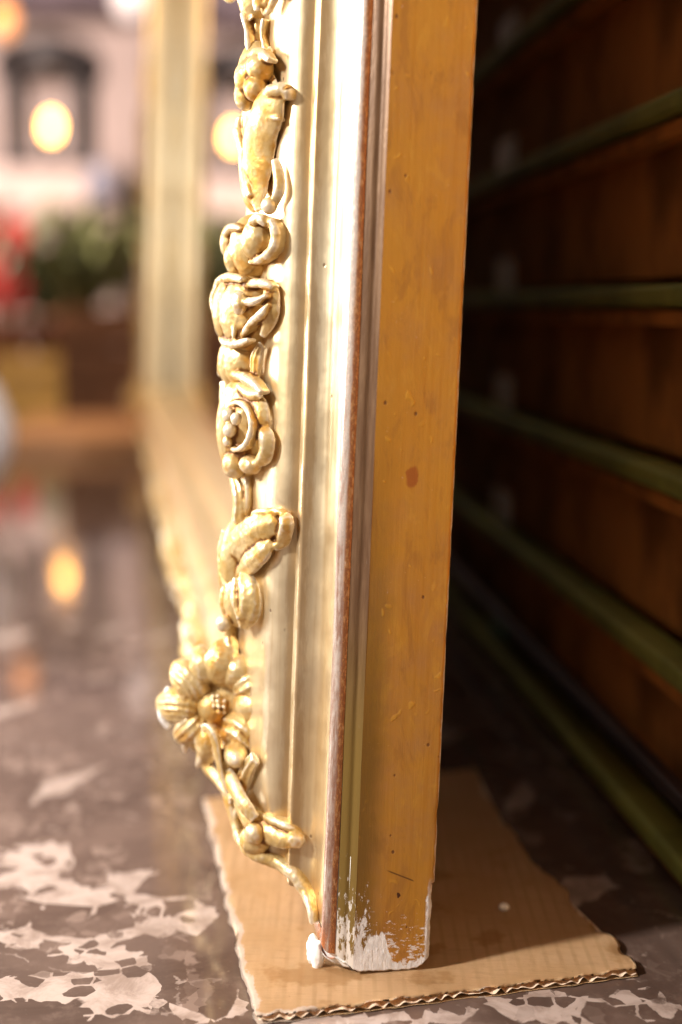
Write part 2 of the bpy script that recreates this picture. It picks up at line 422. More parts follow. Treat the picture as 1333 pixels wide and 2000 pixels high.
M_RED = simple('red_petal', (.62, .05, .04), .5, var=.25, sc=20)
M_SOIL = simple('soil', (.04, .025, .018), .9)
M_CLAY = simple('clay_pot', (.30, .12, .06), .8)
M_YWOOD = simple('yellow_crate_wood', (.66, .42, .12), .6, var=.2, sc=6)
M_BWOOD = simple('brown_crate_wood', (.13, .055, .026), .8, var=.3, sc=6)
M_OWOOD = simple('orange_plank_wood', (.55, .29, .14), .6, var=.2, sc=6)
M_WHITE = simple('lilac_white_glaze', (.62, .60, .68), .3, var=.06, sc=4)
M_GREYV = simple('blue_grey_glaze', (.28, .28, .36), .3, var=.1, sc=8)
M_PLINTH = simple('pale_plinth_paint', (.68, .52, .46), .7, var=.08, sc=3)
M_BEAM = simple('dusky_beam', (.16, .12, .14), .8, var=.2, sc=2)
M_BACK = simple('backing_board', (.16, .09, .045), .8, var=.3, sc=6)
g_ = G('mirror_silver'); M_MIRROR = g_.out((.86, .86, .84), .015, 1.0)
def m_emit(name, col, s):
    g = G(name); return g.out(col, .4, emi=col, emis=s)
M_BULB = m_emit('glowing_bulb', (1.0, .45, .09), 26)
M_BULB2 = m_emit('dim_orange_bulb', (1.0, .38, .11), 1.4)
M_BULB3 = m_emit('pale_globe', (1.0, .84, .78), 1.0)

# ------------------------------------------------------------------ setting
bm = bmesh.new()
xs = [-40, 40]; ys = [-30, 60]
vs = [bm.verts.new((x, y, 0)) for y in ys for x in xs]
bm.faces.new((vs[0], vs[1], vs[3], vs[2]))
tag(mesh_obj('floor', bm, M_FLOOR, smooth=False), 'polished dark brown stone floor with pale pink angular patches', kind='structure')
bm = bmesh.new(); add_box(bm, (-3.0, 11.75, 2.5), (16, .3, 5.0))
tag(mesh_obj('wall', bm, M_WALL, smooth=False), 'pink plaster wall far behind the mirror', 'wall', kind='structure')

# ------------------------------------------------------------------ the gilt mirror
VPX, LEAN = 222.0, math.radians(2.2)
U = px_ray(VPX, HOR); U.z = 0; U.normalize()
NL = Vector((-U.y, U.x, 0))
Wv = Vector((0, 0, math.cos(LEAN))) - NL * math.sin(LEAN)
Mv = NL * math.cos(LEAN) + Vector((0, 0, math.sin(LEAN)))
CARD_T = 0.0046
ORG = ground(842, 1893, CARD_T); ORG.z = 0
root = bpy.data.objects.new('gilt_mirror', None); COL.objects.link(root); root.empty_display_size = .05
root.matrix_world = Matrix(((U.x, Mv.x, Wv.x, ORG.x), (U.y, Mv.y, Wv.y, ORG.y), (U.z, Mv.z, Wv.z, ORG.z + CARD_T), (0, 0, 0, 1)))
tag(root, 'large leaning mirror in ornate worn gold frame with chipped white foot, standing on cardboard', 'mirror')
ORG_C = ORG + Vector((0, 0, CARD_T))
def solve(x, y, a):
    """photo ray -> (b, c) on the frame plane at depth a"""
    r = px_ray(x, y); o = ORG_C + U * a
    t = (o - CAM).dot(U) / r.dot(U); q = CAM + r * t - ORG_C
    return q.dot(Wv), q.dot(Mv)

LEN, HGT = 2.90, 1.25
SIDE = [(0, 0), (0, .0405)]
STEP = catmull([(0, .0405, 0), (.0012, .0418, 0), (.0032, .0435, 0), (.0036, .0458, 0), (.0054, .0488, 0)], 4)
BEAD = [(.0098 + .0048 * math.cos(t), .0508 + .0050 * math.sin(t), 0) for t in [math.radians(d) for d in range(200, 20, -12)]]
COVE = ([(.0140, .0525, 0)] +
        catmull([(.0147, .0545, 0), (.0180, .0556, 0), (.0225, .0566, 0), (.0268, .0578, 0), (.0300, .0598, 0), (.0318, .0630, 0), (.0326, .0662, 0), (.0329, .0692, 0)], 6) +
        catmull([(.0334, .0703, 0), (.0352, .0710, 0), (.0385, .0714, 0), (.0410, .0713, 0), (.0420, .0706, 0)], 4) +
        catmull([(.0424, .0712, 0), (.0428, .0740, 0), (.0436, .0770, 0), (.0452, .0799, 0), (.0482, .0826, 0), (.0530, .0849, 0), (.0600, .0868, 0), (.0750, .0915, 0), (.0900, .0955, 0),
                 (.1000, .0965, 0), (.1080, .0945, 0), (.1150, .0880, 0), (.1195, .0780, 0), (.1205, .0620, 0)], 5) +
        [(.128, .056, 0), (.132, .052, 0), (.132, .038, 0)])
PROF_AC = [(p[0], p[1]) for p in SIDE] + [(p[0], p[1]) for p in STEP[1:]] + [(p[0], p[1]) for p in BEAD] + [(p[0], p[1]) for p in COVE]
def prof_c(a):
    best = 0
    for (a0, c0), (a1, c1) in zip(PROF_AC, PROF_AC[1:]):
        if min(a0, a1) <= a <= max(a0, a1) and a1 != a0:
            best = max(best, c0 + (c1 - c0) * (a - a0) / (a1 - a0))
    return best

def extrude(prof, length, swap, n=90, foot=None, wob=0.0, sd=0):
    """a moulding run mitred 45 degrees at both ends; swap -> runs along the bottom"""
    bm = bmesh.new(); rows = []
    ts = [0, .002, .004, .006, .009, .012, .016, .02, .025, .03, .036] + [.036 + (1 - .036) * ((k / n)) ** 1.4 for k in range(1, n + 1)]
    for p in prof:
        a, c = p[0], p[1]; row = []
        for t in ts:
            b0, b1 = a, length - a
            b = b0 + (b1 - b0) * t
            aa, cc = a, c
            if wob:
                v = Vector((a * 60 + sd, c * 60, b * 9))
                aa += mnoise.noise(v) * wob; cc += mnoise.noise(v + Vector((9, 9, 9))) * wob
                v2 = Vector((a * 300, c * 300 + sd, b * 70))
                cc += mnoise.noise(v2) * wob * .35
            if foot and not swap:
                b = foot(aa, cc, b, t)
            row.append(bm.verts.new((b, cc, aa) if swap else (aa, cc, b)))
        rows.append(row)
    for i in range(len(rows) - 1):
        for k in range(len(ts) - 1):
            bm.faces.new((rows[i][k], rows[i][k + 1], rows[i + 1][k + 1], rows[i + 1][k]))
    return bm

def foot_worn(a, c, b, t):
    # the foot is rounded off and chipped
    up = .0085 * max(0, (.012 - c) / .012) ** 2.2 + .0028 * min(1, max(0, (c - .033) / .017)) ** 2 * (1 if c < .062 else 0)
    up += .0012 * mnoise.noise(Vector((c * 260, 3, 1))) + .0006 * mnoise.noise(Vector((c * 900, 7, 1)))
    return b + max(0, up + .0003) * max(0, 1 - b / .05)

side_prof = [(0.0012, 0.0), (.0004, .0003)] + [(0, .0008 + .0397 * k / 30) for k in range(31)]
def side_bm(swap, first):
    bm = bmesh.new(); rows = []
    L = LEN if swap else HGT
    n = 240 if first else 12
    ts = [i * .0006 for i in range(60)] + [.036 + (L - .036) * (k / n) ** 1.6 for k in range(n + 1)] if first else [.03 + (L - .06) * k / n for k in range(n + 1)]
    for a, c in [(.06, 0.0)] + side_prof:
        row = []
        for b0 in ts:
            aa, cc, b = a, c, b0
            if b < a: b = a if not first else b
            if first:
                if c < .0012:
                    ch = max(0, mnoise.noise(Vector((1, 2, b * 55))) - .25) * .0009 + abs(mnoise.noise(Vector((5, 2, b * 300)))) * .00035
                    if b < .046: ch += .0009 + .0006 * mnoise.noise(Vector((8, 1, b * 120)))
                    aa += ch * .6; cc += ch
                b = foot_worn(aa, cc, b, 0)
                aa += .0003 * mnoise.noise(Vector((c * 40, 1, b * 14)))
            row.append(bm.verts.new((b, cc, aa) if swap else (aa, cc, b)))
        rows.append(row)
    for i in range(len(rows) - 1):
        for k in range(len(ts) - 1):
            bm.faces.new((rows[i][k], rows[i][k + 1], rows[i + 1][k + 1], rows[i + 1][k]))
    if first:   # underside
        lo = [r[0] for r in rows[1:]]
        back = [bm.verts.new((.05, v.co.y, v.co.z + .0005)) for v in lo]
        for i in range(len(lo) - 1):
            bm.faces.new((lo[i], lo[i + 1], back[i + 1], back[i]))
    return bm

def stile(first):
    st = mesh_obj('stile', side_bm(False, first), MS, root)
    mesh_obj('quirk', extrude([(p[0], p[1]) for p in STEP], HGT, False, foot=foot_worn, wob=.00022), MQ, st)
    mesh_obj('bead', extrude([(p[0], p[1]) for p in BEAD], HGT, False, foot=foot_worn, wob=.00040, sd=3), MB_, st)
    mesh_obj('cove', extrude([(p[0], p[1]) for p in COVE], HGT, False, foot=foot_worn, wob=.00045, sd=5), MC, st)
    return st
near = stile(True)
far = near.copy(); link(far, root); far.scale = (-1, 1, 1); far.location = (LEN, 0, 0)
for ch in near.children:
    c2 = ch.copy(); link(c2, far)
fc_poly = [(.0016, .0300)] + [(.0013, .0310 + .0090 * k / 3) for k in range(4)] + [(.0040, .0448), (.0058, .0478), (.0070, .0520), (.0100, .0548), (.0150, .0545), (.024, .050), (.03, .03)]
bm = bmesh.new(); rings = []
for z in (.0005, .0012, .004, .012, .03, .06):
    ins = max(0, .0025 * (1 - z / .004)) if z < .004 else 0
    rings.append([bm.verts.new((a + ins * .7, c - (ins if c > .045 else 0), z + .0018 * max(0, (abs(c - .027) - .016) / .012) ** 2 * max(0, 1 - z / .02))) for a, c in fc_poly])
for i in range(len(rings) - 1):
    n_ = len(fc_poly)
    for k in range(n_): bm.faces.new((rings[i][k], rings[i][(k + 1) % n_], rings[i + 1][(k + 1) % n_], rings[i + 1][k]))
bm.faces.new(rings[0]); bm.faces.new(rings[-1])
mesh_obj('gesso_core', bm, MG, near)
def rail():
    rl = mesh_obj('rail', side_bm(True, False), MS, root)
    mesh_obj('quirk', extrude([(p[0], p[1]) for p in STEP], LEN, True, wob=.0002), MQ, rl)
    mesh_obj('bead', extrude([(p[0], p[1]) for p in BEAD], LEN, True, wob=.0003), MB_, rl)
    mesh_obj('cove', extrude([(p[0], p[1]) for p in COVE], LEN, True, wob=.0003), MC, rl)
    return rl
rail0 = rail()
rail1 = rail0.copy(); link(rail1, root); rail1.scale = (1, 1, -1); rail1.location = (0, 0, HGT)
for ch in rail0.children:
    c2 = ch.copy(); link(c2, rail1)
def bmesh_tilt(o):
    for v in o.data.vertices: v.co.y -= .0070 * (v.co.x - .12)
bm = bmesh.new(); add_box(bm, (LEN / 2, .0460, HGT / 2), (LEN - .25, .004, HGT - .25))
glass = mesh_obj('mirror_glass', bm, M_MIRROR, root, smooth=False); bmesh_tilt(glass)
bm = bmesh.new(); add_box(bm, (LEN / 2, .0065, HGT / 2), (LEN - .10, .006, HGT - .10))
mesh_obj('backing_board', bm, M_BACK, root, smooth=False)

# ---------------- carved ornament
K = .281e-3                                            # metres per photo pixel at the frame
XL = Vector((.72, .69, 0)).normalized(); NL_ = Vector((-.69, .72, 0)).normalized(); ZL = Vector((0, 0, 1))
AX = Matrix((XL, ZL, NL_)).transposed()               # columns: across, up, out
def E(px, py, h=.004):
    """the spot on the moulding seen at photo pixel (px, py), raised h above it"""
    a = .016; last = None
    while a < .106:
        b, c = solve(px, py, a)
        if c - prof_c(a) <= h:
            return Vector((a, c, b))
        a += .0012
    b, c = solve(px, py, .104)
    return Vector((.104, c, b))
class Carve:
    def __init__(s): s.bm = bmesh.new()
    def blob(s, px, py, rx, ry, h=.004, rn=None, rot=0, dx=0):
        p = E(px, py, h)
        ax = AX @ Matrix.Rotation(math.radians(rot), 3, 'Z')
        add_ball(s.bm, p + NL_ * 0, (rx * K * 1.08, ry * K * 1.05, (rn or min(rx, ry)) * K * 1.08), 3, ax.to_4x4())
        return s
    def tube(s, pts, h=.005, dh=0):
        P = [E(p[0], p[1], h) for p in pts]
        P = [Vector((*q, r[2])) if False else q for q, r in zip(P, pts)]
        n = 5
        Q = catmull(P, n)
        R = []
        for i in range(len(pts) - 1):
            for k in range(n): R.append((pts[i][2] * (1 - k / n) + pts[i + 1][2] * k / n) * K * 1.08)
        R.append(pts[-1][2] * K * 1.08)
        m_ = len(R) - 1
        R = [r * (.62 + .38 * min(1, 4 * min(i, m_ - i) / m_)) * (1 + .16 * mnoise.noise(Q[i] * 260)) for i, r in enumerate(R)]
        for k in range(4):
            add_tube(s.bm, [q + NL_ * (dh - .0016 * k) for q in Q], [r * (1 - .05 * k) for r in R], 12)
        return s
    def leaf(s, pts, h=.004, th=.5, flutes=3, amp=.22):
        """spine of (px, py, halfwidth px); a domed, fluted cross section"""
        P = [E(p[0], p[1], h) for p in pts]
        n = 6; Q = catmull(P, n); Wd = []
        for i in range(len(pts) - 1):
            for k in range(n):
                t = k / n; t = t * t * (3 - 2 * t)
                Wd.append((pts[i][2] * (1 - t) + pts[i + 1][2] * t) * K)
        Wd.append(pts[-1][2] * K)
        leaf_sweep(s.bm, Q, Wd, NL_, th, flutes, amp)
        return s
    def done(s, name, parent, mat=None, voxel=.0006, noise=.00022, label=None):
        return remeshed(name, s.bm, parent, mat or MO, voxel, noise)
def leaf_sweep(bm, Q, Wd, nrm, th=.5, flutes=3, amp=.22, m=17):
    rows = []
    for i, q in enumerate(Q):
        t = (Q[min(i + 1, len(Q) - 1)] - Q[max(i - 1, 0)]).normalized()
        x = t.cross(nrm).normalized(); nn = x.cross(t).normalized()
        up, dn = [], []
        for k in range(m):
            v = -1 + 2 * k / (m - 1)
            dome = math.sqrt(max(0, 1 - v * v))
            z = dome * (1 + amp * math.cos(flutes * math.pi * v)) * th
            up.append(bm.verts.new(q + x * v * Wd[i] + nn * z * Wd[i]))
        for k in range(m - 2, 0, -1):
            v = -1 + 2 * k / (m - 1)
            dn.append(bm.verts.new(q + x * v * Wd[i] * .96 - nn * Wd[i] * .35 * math.sqrt(max(0, 1 - v * v))))
        rows.append(up + dn)
    L = len(rows[0])
    for i in range(len(rows) - 1):
        for k in range(L):
            bm.faces.new((rows[i][k], rows[i][(k + 1) % L], rows[i + 1][(k + 1) % L], rows[i + 1][k]))
    bm.faces.new(rows[0]); bm.faces.new(rows[-1])
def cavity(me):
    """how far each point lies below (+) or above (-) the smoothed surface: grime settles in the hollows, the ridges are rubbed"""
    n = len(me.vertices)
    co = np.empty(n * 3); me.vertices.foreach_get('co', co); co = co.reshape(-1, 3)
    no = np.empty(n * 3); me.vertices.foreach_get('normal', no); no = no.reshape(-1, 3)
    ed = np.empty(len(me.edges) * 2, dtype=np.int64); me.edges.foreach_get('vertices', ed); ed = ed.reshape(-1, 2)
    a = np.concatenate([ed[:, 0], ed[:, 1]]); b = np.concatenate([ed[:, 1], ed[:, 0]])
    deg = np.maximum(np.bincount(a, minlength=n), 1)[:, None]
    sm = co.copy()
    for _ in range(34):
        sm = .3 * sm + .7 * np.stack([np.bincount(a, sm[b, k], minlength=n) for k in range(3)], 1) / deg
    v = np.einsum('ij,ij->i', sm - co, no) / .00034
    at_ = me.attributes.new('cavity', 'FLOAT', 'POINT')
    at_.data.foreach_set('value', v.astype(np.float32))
def remeshed(name, bm, parent, mat, voxel=.0006, noise=.00035):
    o = mesh_obj(name, bm, mat, None)
    md = o.modifiers.new('r', 'REMESH'); md.mode = 'VOXEL'; md.voxel_size = voxel; md.use_smooth_shade = True
    sm = o.modifiers.new('s', 'SMOOTH'); sm.factor = .5; sm.iterations = 4
    dg = bpy.context.evaluated_depsgraph_get()
    me = bpy.data.meshes.new_from_object(o.evaluated_get(dg))
    o.modifiers.clear(); old = o.data; o.data = me; bpy.data.meshes.remove(old)
    nr = [v.normal.copy() for v in me.vertices]
    for v, nn in zip(me.vertices, nr):
        d = mnoise.noise(v.co * 110) * noise * 1.5 - abs(mnoise.noise(v.co * 260)) * noise * 1.3 + mnoise.noise(v.co * 520 + Vector((3, 1, 2))) * noise * .55
        v.co += nn * d
    for p in me.polygons: p.use_smooth = True
    cavity(me)
    o.parent = parent
    return o

ORN = []
def orn(o): ORN.append(o); return o

# 1 leaf tips at the top of the picture
c = Carve(); c.blob(500, 0, 30, 40, .003); c.leaf([(470, -60, 10), (476, -25, 20), (482, 8, 18), (492, 38, 7)], .007); c.leaf([(535, -50, 12), (532, -18, 22), (524, 8, 19), (514, 26, 8)], .006); c.leaf([(505, -60, 12), (504, -10, 15), (502, 22, 8)], .011, flutes=1)
orn(c.done('leaf_tips', root))
# 2 fluted stem
c = Carve(); c.leaf([(496, 22, 20), (497, 55, 16), (499, 85, 15), (502, 112, 22)], .004, .6, 3, .18); c.tube([(474, 25, 7), (482, 60, 5), (486, 100, 7)], .010); c.tube([(515, 35, 6), (512, 70, 4), (520, 108, 6)], .004)
orn(c.done('stem', root))
# 3 bud cluster
c = Carve(); c.blob(502, 150, 34, 62, .004); c.leaf([(530, 95, 8), (520, 118, 14), (528, 150, 12), (542, 168, 6)], .003, flutes=1); c.blob(508, 134, 24, 27, .009); c.blob(487, 150, 25, 32, .012, rot=15); c.blob(478, 186, 18, 28, .013, rot=-10); c.tube([(485, 110, 8), (508, 103, 9), (528, 118, 8)], .010)
c.blob(500, 172, 20, 24, .011)
orn(c.done('bud_cluster', root))
# 4 smooth shield with a rolled lip
c = Carve(); c.blob(500, 290, 34, 112, .002, 26); c.leaf([(542, 176, 22), (526, 215, 40), (510, 265, 41), (505, 320, 36), (503, 370, 26), (506, 412, 9)], .006, .42, 1, .05)
c.tube([(505, 192, 7), (530, 178, 11), (557, 176, 12), (562, 195, 9)], .008); c.tube([(470, 228, 9), (468, 258, 11), (476, 300, 8), (482, 345, 10), (490, 385, 11)], .010)
c.leaf([(537, 312, 8), (545, 338, 13), (546, 372, 13), (534, 402, 10)], .005, .8, 1); c.blob(526, 402, 14, 15, .008); c.tube([(500, 215, 4), (520, 228, 4), (546, 232, 5)], .009)
orn(c.done('shield', root, noise=.00014))
# 5 pair of buds
c = Carve(); c.blob(494, 482, 42, 58, .003, 40); c.blob(452, 472, 20, 32, .010); c.blob(462, 505, 22, 30, .010); c.blob(502, 468, 27, 36, .008, rot=8)
c.tube([(512, 428, 8), (532, 436, 10), (540, 462, 9), (530, 490, 9), (506, 508, 8), (488, 512, 6)], .009); c.tube([(488, 440, 8), (505, 426, 9), (520, 440, 7)], .012); c.tube([(438, 462, 6), (452, 445, 8), (470, 446, 6)], .014)
c.leaf([(478, 510, 20), (475, 530, 16), (478, 550, 10)], .006)
orn(c.done('rose_bud', root))
# 6 rose seen from the side
c = Carve(); c.blob(486, 612, 52, 70, .004, 48); c.blob(452, 606, 34, 58, .010, 34); c.leaf([(526, 548, 12), (532, 580, 20), (530, 615, 19), (514, 655, 9)], .004, .7, 1); c.leaf([(430, 558, 12), (424, 585, 17), (428, 612, 15), (440, 640, 6)], .014, .8, 1)
c.tube([(420, 566, 8), (432, 548, 9), (452, 541, 9), (474, 546, 7)], .014); c.tube([(464, 572, 6), (486, 556, 8), (512, 553, 8), (534, 562, 8)], .009)
c.tube([(440, 572, 7), (452, 592, 10), (470, 590, 9), (498, 588, 7), (522, 576, 7)], .014); c.blob(468, 592, 14, 22, .016)
c.tube([(526, 592, 7), (510, 614, 8), (490, 632, 7), (474, 656, 6), (462, 668, 6)], .011); c.tube([(452, 606, 5), (458, 636, 5), (457, 664, 6)], .015)
c.tube([(430, 656, 6), (440, 668, 8), (460, 672, 8), (486, 664, 7)], .014); c.blob(432, 632, 12, 24, .010)
orn(c.done('rose', root))
# 7 calyx between rose and disc
c = Carve(); c.blob(478, 708, 36, 48, .003, 38); c.blob(452, 706, 24, 44, .009); c.leaf([(512, 672, 10), (503, 700, 16), (500, 735, 12)], .004); c.tube([(440, 682, 6), (434, 705, 8), (430, 735, 7)], .013); c.leaf([(462, 678, 14), (460, 705, 18), (464, 735, 10)], .010)
c.tube([(430, 722, 6), (448, 730, 9), (472, 735, 9), (494, 748, 10), (512, 768, 8)], .010)
orn(c.done('calyx', root))
# 8 disc flower with a ring
c = Carve(); c.blob(480, 835, 46, 94, .003, 42); c.blob(456, 832, 30, 80, .009, 30); c.leaf([(440, 745, 14), (442, 800, 18), (442, 860, 18), (452, 915, 8)], .010, .5, 1)
ring = [(462 + 29 * math.cos(math.radians(d)), 832 + 46 * math.sin(math.radians(d)), 6) for d in range(-120, 131, 25)]
c.tube(ring, .013); c.blob(446, 812, 11, 14, .016); c.blob(462, 818, 10, 12, .015); c.blob(449, 840, 12, 14, .016); c.blob(445, 862, 9, 10, .016)
c.leaf([(498, 775, 12), (510, 795, 19), (515, 820, 16), (508, 840, 8)], .005, .7, 1); c.leaf([(512, 832, 12), (522, 858, 20), (519, 888, 18), (500, 908, 8)], .005, .7, 1); c.blob(490, 908, 22, 18, .006); c.blob(458, 908, 22, 26, .010)
c.leaf([(470, 755, 12), (492, 770, 15), (512, 768, 9)], .008, .7, 1)
orn(c.done('disc_flower', root))
# 9 thin stem
c = Carve(); c.leaf([(458, 925, 13), (466, 955, 15), (468, 985, 13), (466, 1020, 16)], .006, .8, 2, .2); c.tube([(482, 930, 7), (484, 970, 5), (480, 1010, 6)], .003)
orn(c.done('stem', root))
# 10 acanthus scroll
c = Carve(); c.blob(466, 1090, 34, 76, .003, 34); c.leaf([(437, 1160, 12), (448, 1110, 30), (466, 1068, 34), (498, 1040, 32), (532, 1022, 26), (556, 1020, 16)], .006, .55, 2, .07)
c.leaf([(556, 1004, 8), (562, 1022, 17), (555, 1052, 18), (535, 1072, 8)], .006, .9, 1); c.tube([(494, 1002, 5), (512, 1000, 7), (536, 999, 8), (556, 1004, 8)], .007)
c.leaf([(466, 1124, 10), (490, 1100, 22), (514, 1078, 20), (530, 1054, 10)], .006, .6, 2, .08); c.leaf([(440, 1035, 8), (436, 1075, 15), (438, 1120, 14), (450, 1160, 8)], .010, .6, 1)
orn(c.done('acanthus_leaf', root))
# 11 small lobe and bud
c = Carve(); c.blob(470, 1172, 30, 52, .003); c.leaf([(476, 1118, 12), (486, 1150, 27), (487, 1188, 29), (476, 1222, 14)], .006, .75, 2, .10); c.leaf([(462, 1128, 8), (464, 1168, 16), (470, 1210, 9)], .011, .8, 1); c.blob(440, 1172, 11, 30, .010); c.blob(437, 1218, 14, 16, .013); c.tube([(450, 1195, 8), (445, 1240, 8), (452, 1275, 9)], .006)
orn(c.done('leaf_lobe', root))
# 12 corner rosette, its petals cast one by one
phi = math.radians(58)
bC, cC = solve(418, 1385, .096)
fc = Vector((.096, cC, bC))
FS = Vector((math.cos(phi), math.sin(phi), 0)); FN = Vector((-math.sin(phi), math.cos(phi), 0))
def FP(px, py, h=0):
    """photo pixel on the plane of the rosette, raised h"""
    r = px_ray(px, py)
    loc_o = fc + FN * h
    wn = U * FN.x + Mv * FN.y; wo = ORG_C + U * loc_o.x + Mv * loc_o.y + Wv * loc_o.z
    t = (wo - CAM).dot(wn) / r.dot(wn); q = CAM + r * t - ORG_C
    return Vector((q.dot(U), q.dot(Mv), q.dot(Wv)))
bmf = bmesh.new()
fax = Matrix((FS, ZL, FN)).transposed().to_4x4()
add_ball(bmf, FP(426, 1386, -.007), (.029, .030, .0105), 3, fax)
add_ball(bmf, FP(425, 1390, -.018) + Vector((.014, -.012, 0)), (.026, .034, .022), 3, fax)
for (x0, y0, x1, y1, wd) in [(420, 1300, 466, 1252, 15), (390, 1320, 343, 1318, 14), (470, 1330, 520, 1370, 14), (400, 1460, 385, 1500, 14), (480, 1450, 503, 1500, 13), (372, 1400, 318, 1378, 14), (360, 1430, 362, 1470, 12), (450, 1300, 505, 1300, 12)]:
    Q = catmull([FP(x0, y0, -.006), FP((x0 + x1) / 2, (y0 + y1) / 2, -.003), FP(x1, y1, -.006)], 6)
    leaf_sweep(bmf, Q, [wd * K * (1.1 - .9 * (k / (len(Q) - 1)) ** 1.5) for k in range(len(Q))], FN, .7, 1, .1)
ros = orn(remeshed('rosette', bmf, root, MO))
bmc = bmesh.new(); add_ball(bmc, FP(416, 1381, .0030), (31 * K, 32 * K, .0085), 3, fax)
for kx in range(-2, 3):
    for ky in range(-2, 3):
        if kx * kx + ky * ky < 6: add_ball(bmc, FP(416 + kx * 11 + random.uniform(-2, 2), 1381 + ky * 11 + random.uniform(-2, 2), .0106 - .0008 * (kx * kx + ky * ky)), (5 * K, 5 * K, 4 * K), 2, fax)
remeshed('rosette_centre', bmc, ros, MO, .0005, .0002)
PET = [(434, 1296, 46, 32, 1), (466, 1312, 36, 27, 1), (491, 1340, 36, 29, 2), (496, 1378, 38, 33, 1), (480, 1430, 48, 36, 2), (442, 1462, 46, 27, 2), (409, 1444, 42, 26, 1),
       (378, 1416, 42, 26, 2), (360, 1378, 52, 32, 3), (374, 1334, 48, 32, 3), (398, 1304, 42, 24, 1)]
for (px, py, hl, hw, fl) in PET:
    hl *= .86; hw *= 1.10
    bmp = bmesh.new()
    dx, dy = px - 416, py - 1381; L = math.hypot(dx, dy); dx /= L; dy /= L
    pts = [FP(px + dx * hl * f, py + dy * hl * f, hh) for f, hh in ((-.60, -.003), (-.25, .004), (.2, .005), (.65, .001), (.95, -.004))]
    Q = catmull(pts, 5); n_ = len(Q) - 1
    leaf_sweep(bmp, Q, [hw * K * (.30 + .78 * math.sin(math.pi * min(1, .16 + .80 * (k / n_))) ** .8) for k in range(n_ + 1)], FN, .85, fl * 2,   .08 if fl > 1 else .03)
    remeshed('petal', bmp, ros, MO, .0006, .0003)
bmc = bmesh.new()
Q = catmull([FP(334, 1345, .002), FP(318, 1372, .004), FP(318, 1400, .003), FP(332, 1418, 0)], 6)
add_tube(bmc, Q, [9 * K] * len(Q), 12)
remeshed('curled_tip', bmc, ros, MG, .0006, .0002)
# 13 leaf and stem below the rosette
c = Carve(); c.blob(452, 1520, 22, 50, .001); c.leaf([(392, 1478, 12), (410, 1500, 18), (432, 1530, 14), (455, 1560, 8)], .010, .6, 1); c.leaf([(500, 1480, 14), (482, 1510, 18), (476, 1550, 9)], .004, .6, 2); c.leaf([(446, 1505, 10), (456, 1530, 20), (478, 1570, 17), (500, 1600, 14)], .010, .7, 1, .05)
orn(c.done('acanthus_leaf', root))
# 14 scroll with a knob running down the mitre
c = Carve(); c.leaf([(462, 1560, 14), (488, 1600, 22), (520, 1625, 22), (552, 1640, 18), (582, 1642, 12)], .006, .6, 1, .08); c.blob(576, 1638, 20, 17, .006); c.blob(498, 1628, 19, 20, .016)
c.tube([(468, 1565, 9), (462, 1600, 9), (470, 1640, 10), (500, 1668, 13), (540, 1684, 13), (572, 1706, 12), (594, 1738, 10), (606, 1775, 8), (610, 1806, 7)], .005)
c.tube([(488, 1580, 6), (520, 1598, 7), (556, 1612, 8), (584, 1628, 9)], .005)
c.blob(500, 1640, 30, 28, .004)
orn(c.done('scroll', root))
# 15 chalky lump at the mitre foot
bm = bmesh.new(); p = E(611, 1853, .004)
add_ball(bm, p, (12 * K, 31 * K, 13 * K), 3, AX.to_4x4()); add_ball(bm, p + Vector((-.004, -.002, -.002)), (13 * K, 31 * K, 13 * K), 3, AX.to_4x4())
remeshed('gesso_lump', bm, root, MG, .0006, .0004)

# the same ornament runs on along the rail and the far stile
SWAP = Matrix(((0, 0, 1, 0), (0, 1, 0, 0), (1, 0, 0, 0), (0, 0, 0, 1)))
FLIP = Matrix(((-1, 0, 0, LEN), (0, 1, 0, 0), (0, 0, 1, 0), (0, 0, 0, 1)))
def copy_orn(o, M):
    c = o.copy(); link(c, root); c.matrix_local = M
    for ch in o.children:
        d = ch.copy(); link(d, c)
RUN = [o for o in ORN if not o.name.startswith(('rosette', 'scroll'))]
for k in range(5):
    for o in RUN: copy_orn(o, Matrix.Translation((.42 * k, 0, 0)) @ SWAP)
for k in range(2):
    for o in RUN: copy_orn(o, FLIP @ Matrix.Translation((0, 0, .42 * k)))
for o in ORN:
    if o.name.startswith(('rosette', 'scroll')): copy_orn(o, FLIP)
for o in RUN: copy_orn(o, Matrix.Translation((0, 0, .42)))

# ------------------------------------------------------------------ cardboard under the mirror
card = empty('cardboard_sheet'); tag(card, 'torn piece of brown corrugated cardboard lying flat under the foot of the mirror', 'cardboard')
corn = [ground(x, y, CARD_T) for x, y in ((500, 1988), (1253, 1893), (925, 1500), (392, 1560))]
def card_pt(s, t):
    a = corn[0].lerp(corn[1], s); b = corn[3].lerp(corn[2], s)
    return a.lerp(b, t)
def card_out(s, t):
    """jagged outline: pull the rim in by noise"""
    j = lambda x, k: mnoise.noise(Vector((x * k, k, 2.3)))
    ss = s + (1 - s) * 0 
    lft = .018 * j(t, 5) + .010 * j(t, 17) + .006 * j(t, 47)
    rgt = .030 * j(t + 9, 6) + .016 * j(t + 9, 23) + .008 * j(t + 9, 60) - .05 * math.sin(t * math.pi)
    nr = .006 * j(s + 3, 9) + .004 * j(s + 3, 30); fr = .02 * j(s + 7, 6) + .008 * j(s + 7, 30)
    s2 = lft * (1 - s) + rgt * s + s; t2 = nr * (1 - t) + fr * t + t
    return s2, t2
